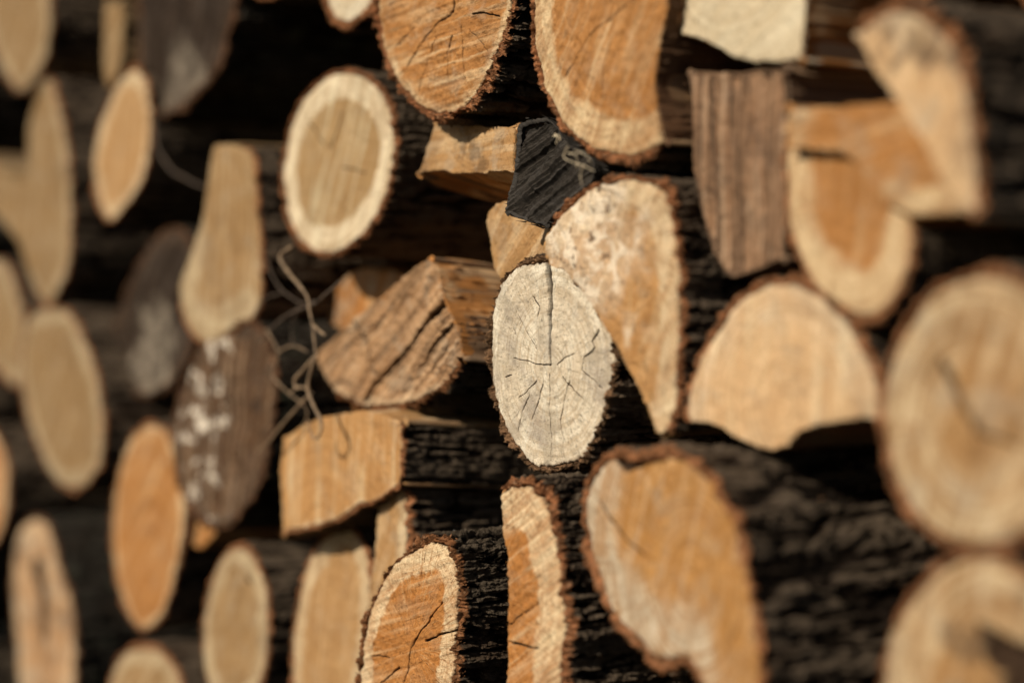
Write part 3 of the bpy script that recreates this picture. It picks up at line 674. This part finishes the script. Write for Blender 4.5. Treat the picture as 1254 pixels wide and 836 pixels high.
def straw(name, label, cat, pts, d, r0, r1, colr, group=None, forks=()):
    """pts: pixel path with a distance offset in front of the stack; one tube, its forks in the same mesh"""
    m = bpy.data.materials.get('twig_' + colr) or None
    if m is None:
        n = NT('twig_' + colr); cc = {'pale': (.27, .185, .11), 'straw': (.62, .52, .36), 'dark': (.085, .058, .038), 'white': (.8, .8, .78)}[colr]
        q = n.noise(n.attr('pl', 'Vector'), 300, 4, .6)
        n.set(n.b.inputs['Base Color'], n.mix(n.ss(q, .4, .65), cc, tuple(c * .45 for c in cc))); n.b.inputs['Roughness'].default_value = .7
        n.set(n.b.inputs['Normal'], n.bump(q, .0008, .8)); m = n.m
    VV, QQ = [], []; nv = 0
    for path in [pts] + list(forks):
        P = []
        for p in path:
            dd = p[2] if len(p) > 2 else d
            r = ray(p[0], p[1]); t = (np.dot(np.array([0, D, 0]) - AX0 * dd, AX0)) / np.dot(r, AX0); P.append(CAM + r * t)
        P = np.array(P); k = len(P); fine = []
        E = np.vstack([2 * P[0] - P[1], P, 2 * P[-1] - P[-2]])
        for i in range(k - 1):
            p0, p1, p2, p3 = E[i:i + 4]
            for j in range(8):
                t = j / 8; fine.append(.5 * ((2 * p1) + (p2 - p0) * t + (2 * p0 - 5 * p1 + 4 * p2 - p3) * t * t + (3 * p1 - p0 - 3 * p2 + p3) * t ** 3))
        fine.append(P[-1]); fine = np.array(fine); K = len(fine)
        fine += np.stack([vnoise(fine[:, 0] * 90, fine[:, 2] * 90, 3.0 * a, 5 + a) for a in range(3)], 1) * r0 * .7
        T = np.gradient(fine, axis=0); T /= np.linalg.norm(T, axis=1)[:, None]
        A = np.cross(T, [.3, 1, .2]); A /= np.linalg.norm(A, axis=1)[:, None]; Bn = np.cross(T, A)
        rad = np.linspace(r0, r1, K) * (1 + .25 * vnoise(np.arange(K) * .7, 0, 0, len(pts)))
        a = np.linspace(0, 2 * math.pi, 9)[:-1]
        rad[0] *= .3; rad[-1] *= .2
        V = fine[:, None] + rad[:, None, None] * (np.cos(a)[None, :, None] * A[:, None] + np.sin(a)[None, :, None] * Bn[:, None])
        V = V.transpose(1, 0, 2).reshape(-1, 3)
        VV.append(V); QQ.append(grid_quads(8, K, True) + nv); nv += len(V)
    V = np.vstack(VV); org = V.mean(0)
    o = mesh_obj(name, V - org, (np.vstack(QQ), []), m, None, {'pl': V})
    o.location = org; o['label'] = label; o['category'] = cat
    if group: o['group'] = group
    return o


z5 = lambda *p: Z1(300, 280, 2.785, *p)
straw('twig', 'forked pale dry twig hanging in front of the rusty brown split piece', 'twig', z5((165, 60), (120, 90), (150, 150), (185, 190), (215, 250), (228, 330), (238, 400), (245, 440)), 0.055, .0014, .0008, 'pale',
      'dry twigs caught in the stack', [z5((240, 430), (195, 485), (168, 515), (175, 545), (200, 540)), z5((240, 435), (218, 520), (225, 580), (258, 650), (262, 690), (240, 712), (222, 690), (215, 650)), z5((228, 325), (255, 345), (275, 360))])
straw('twig', 'brown twig slanting down to the rotten log, crossing behind the forked twig', 'twig', z5((330, 175), (250, 250), (150, 290), (90, 340), (40, 392)), .04, .0013, .0008, 'dark', 'dry twigs caught in the stack')
straw('twig', 'thin straight twig running down from the foot of the forked twig', 'twig', z5((225, 560), (150, 640), (90, 715), (40, 765)), .045, .0012, .0008, 'pale', 'dry twigs caught in the stack')
straw('twig', 'thin dark twig beneath the large dark weathered log in the upper left', 'twig', [(188, 150), (192, 178), (208, 205), (232, 222), (252, 230)], .004, .0016, .0010, 'dark', 'dry twigs caught in the stack')
straw('twig', 'thin wiry root looping beside the foot of the forked twig', 'twig', z5((70, 340), (110, 420), (95, 500), (150, 560), (210, 620), (190, 690)), .04, .0009, .0005, 'pale', 'dry twigs caught in the stack',
      [z5((150, 560), (190, 540), (235, 560)), z5((110, 420), (160, 400), (215, 420))])
straw('twig', 'faint thin twig rising left of the forked twig towards the flask-shaped log', 'twig', z5((250, 250), (190, 250), (130, 215), (90, 150), (75, 100)), .03, .0009, .0005, 'dark', 'dry twigs caught in the stack',
      [z5((130, 215), (70, 240), (30, 290)), z5((190, 250), (160, 330), (165, 400))])
straw('straw', 'curled wisp of dry straw caught beside the charred black piece', 'straw', Z1(580, 0, 2.785, (322, 498), (308, 535), (345, 555), (375, 565), (412, 585)), .075, .00035, .0002, 'straw', None,
      [Z1(580, 0, 2.785, (318, 520), (350, 530), (352, 575)), Z1(580, 0, 2.785, (375, 560), (365, 600), (372, 635)), Z1(580, 0, 2.785, (345, 512), (385, 530), (400, 555))])
straw('cobweb_tuft', 'tiny white tuft clinging to the head of the charred black piece', 'tuft', Z1(580, 0, 2.785, (275, 455), (285, 470), (280, 492)), .06, .0004, .0003, 'straw', None, [Z1(580, 0, 2.785, (268, 465), (290, 462), (295, 480))])
straw('fluff', 'white scrap of fluff lying on the bark of the sharp lower log', 'fluff', [(556, 652, .02), (560, 655, .02), (564, 660, .02)], .02, .0016, .0010, 'white', None, [[(556, 658, .02), (561, 654, .02)]])
straw('fungus', 'pair of small whitish fungus knobs on the left edge of the grey streaked piece', 'fungus', [(838, 138), (842, 148)], .012, .005, .005, 'straw', None, [[(848, 136), (848, 150)]])

# --- more of the stack around the frame and behind it
def filler(px, py, rpx, e, k, L=.27, pal='dark'):
    log('round_log', 'barked log of the same stack beyond the edge of the view' if e > -.2 else 'dark log deep in the stack behind the front logs', 'log',
        ell(px, py, rpx * .56, rpx, 0, n=12, seed=k, irr=.04), (px, py), e=e, res='lo', pal=pal, sapw=.015, tb=.004, bm=k % 3, L=L,
        group='logs beyond the edge of the view' if e > -.2 else 'logs deep in the stack')

for k, (a, b_, r_) in enumerate(((-60, -190, 85), (28, -170, 90), (130, -115, 100), (215, -205, 105), (325, -120, 115), (430, -180, 105), (560, -240, 140), (745, -275, 150),
        (915, -235, 150), (1120, -175, 170), (1330, -130, 175), (1345, 190, 165), (1425, 530, 185), (1420, 880, 185), (50, 1015, 92), (165, 1015, 92), (285, 980, 95),
        (400, 1090, 98), (520, 1020, 115), (665, 1230, 120), (850, 1075, 130), (1010, 1010, 140), (1210, 1150, 160), (-82, 300, 90), (-92, 120, 90), (-88, 490, 90), (-84, 680, 90), (-86, 870, 90), (-88, -40, 80))):
    filler(a, b_, r_, -.01, k)


# ------------------------------------------------------------------ world, sun, camera
SUN_AZ = 49.0     # degrees to the left of the view axis, behind the camera
SUN_EL = 31.0
w = bpy.data.worlds.new('World'); SC.world = w; w.use_nodes = True
nt = w.node_tree; bg = nt.nodes['Background']
sky = nt.nodes.new('ShaderNodeTexSky'); sky.sky_type = 'NISHITA'; sky.sun_disc = False
sky.sun_elevation = math.radians(SUN_EL)
to_sun = Vector((-math.sin(math.radians(SUN_AZ)) * math.cos(math.radians(SUN_EL)), -math.cos(math.radians(SUN_AZ)) * math.cos(math.radians(SUN_EL)), math.sin(math.radians(SUN_EL))))
sky.sun_rotation = math.atan2(to_sun.x, to_sun.y)
nt.links.new(sky.outputs[0], bg.inputs[0]); bg.inputs[1].default_value = .05
ld = bpy.data.lights.new('sun', 'SUN'); ld.energy = 5.0; ld.angle = math.radians(.5); ld.color = (1, .88, .71)
lo = bpy.data.objects.new('sun', ld); C.objects.link(lo)
lo.rotation_euler = (-to_sun).to_track_quat('-Z', 'Y').to_euler(); lo.location = to_sun * 5

cd = bpy.data.cameras.new('camera'); co = bpy.data.objects.new('camera', cd); C.objects.link(co)
co.location = CAM; co.rotation_euler = (math.pi / 2, 0, 0)
cd.lens = F; cd.sensor_width = 36; cd.clip_start = .05; cd.clip_end = 200
cd.dof.use_dof = True; cd.dof.focus_distance = 1.335; cd.dof.aperture_fstop = 2.3
cd.dof.aperture_blades = 0
SC.camera = co
SC.cycles.use_denoising = True
SC.cycles.max_bounces = 6
SC.view_settings.view_transform = 'Standard'; SC.view_settings.look = 'None'
SC.view_settings.exposure = 0.0; SC.view_settings.gamma = 1.0
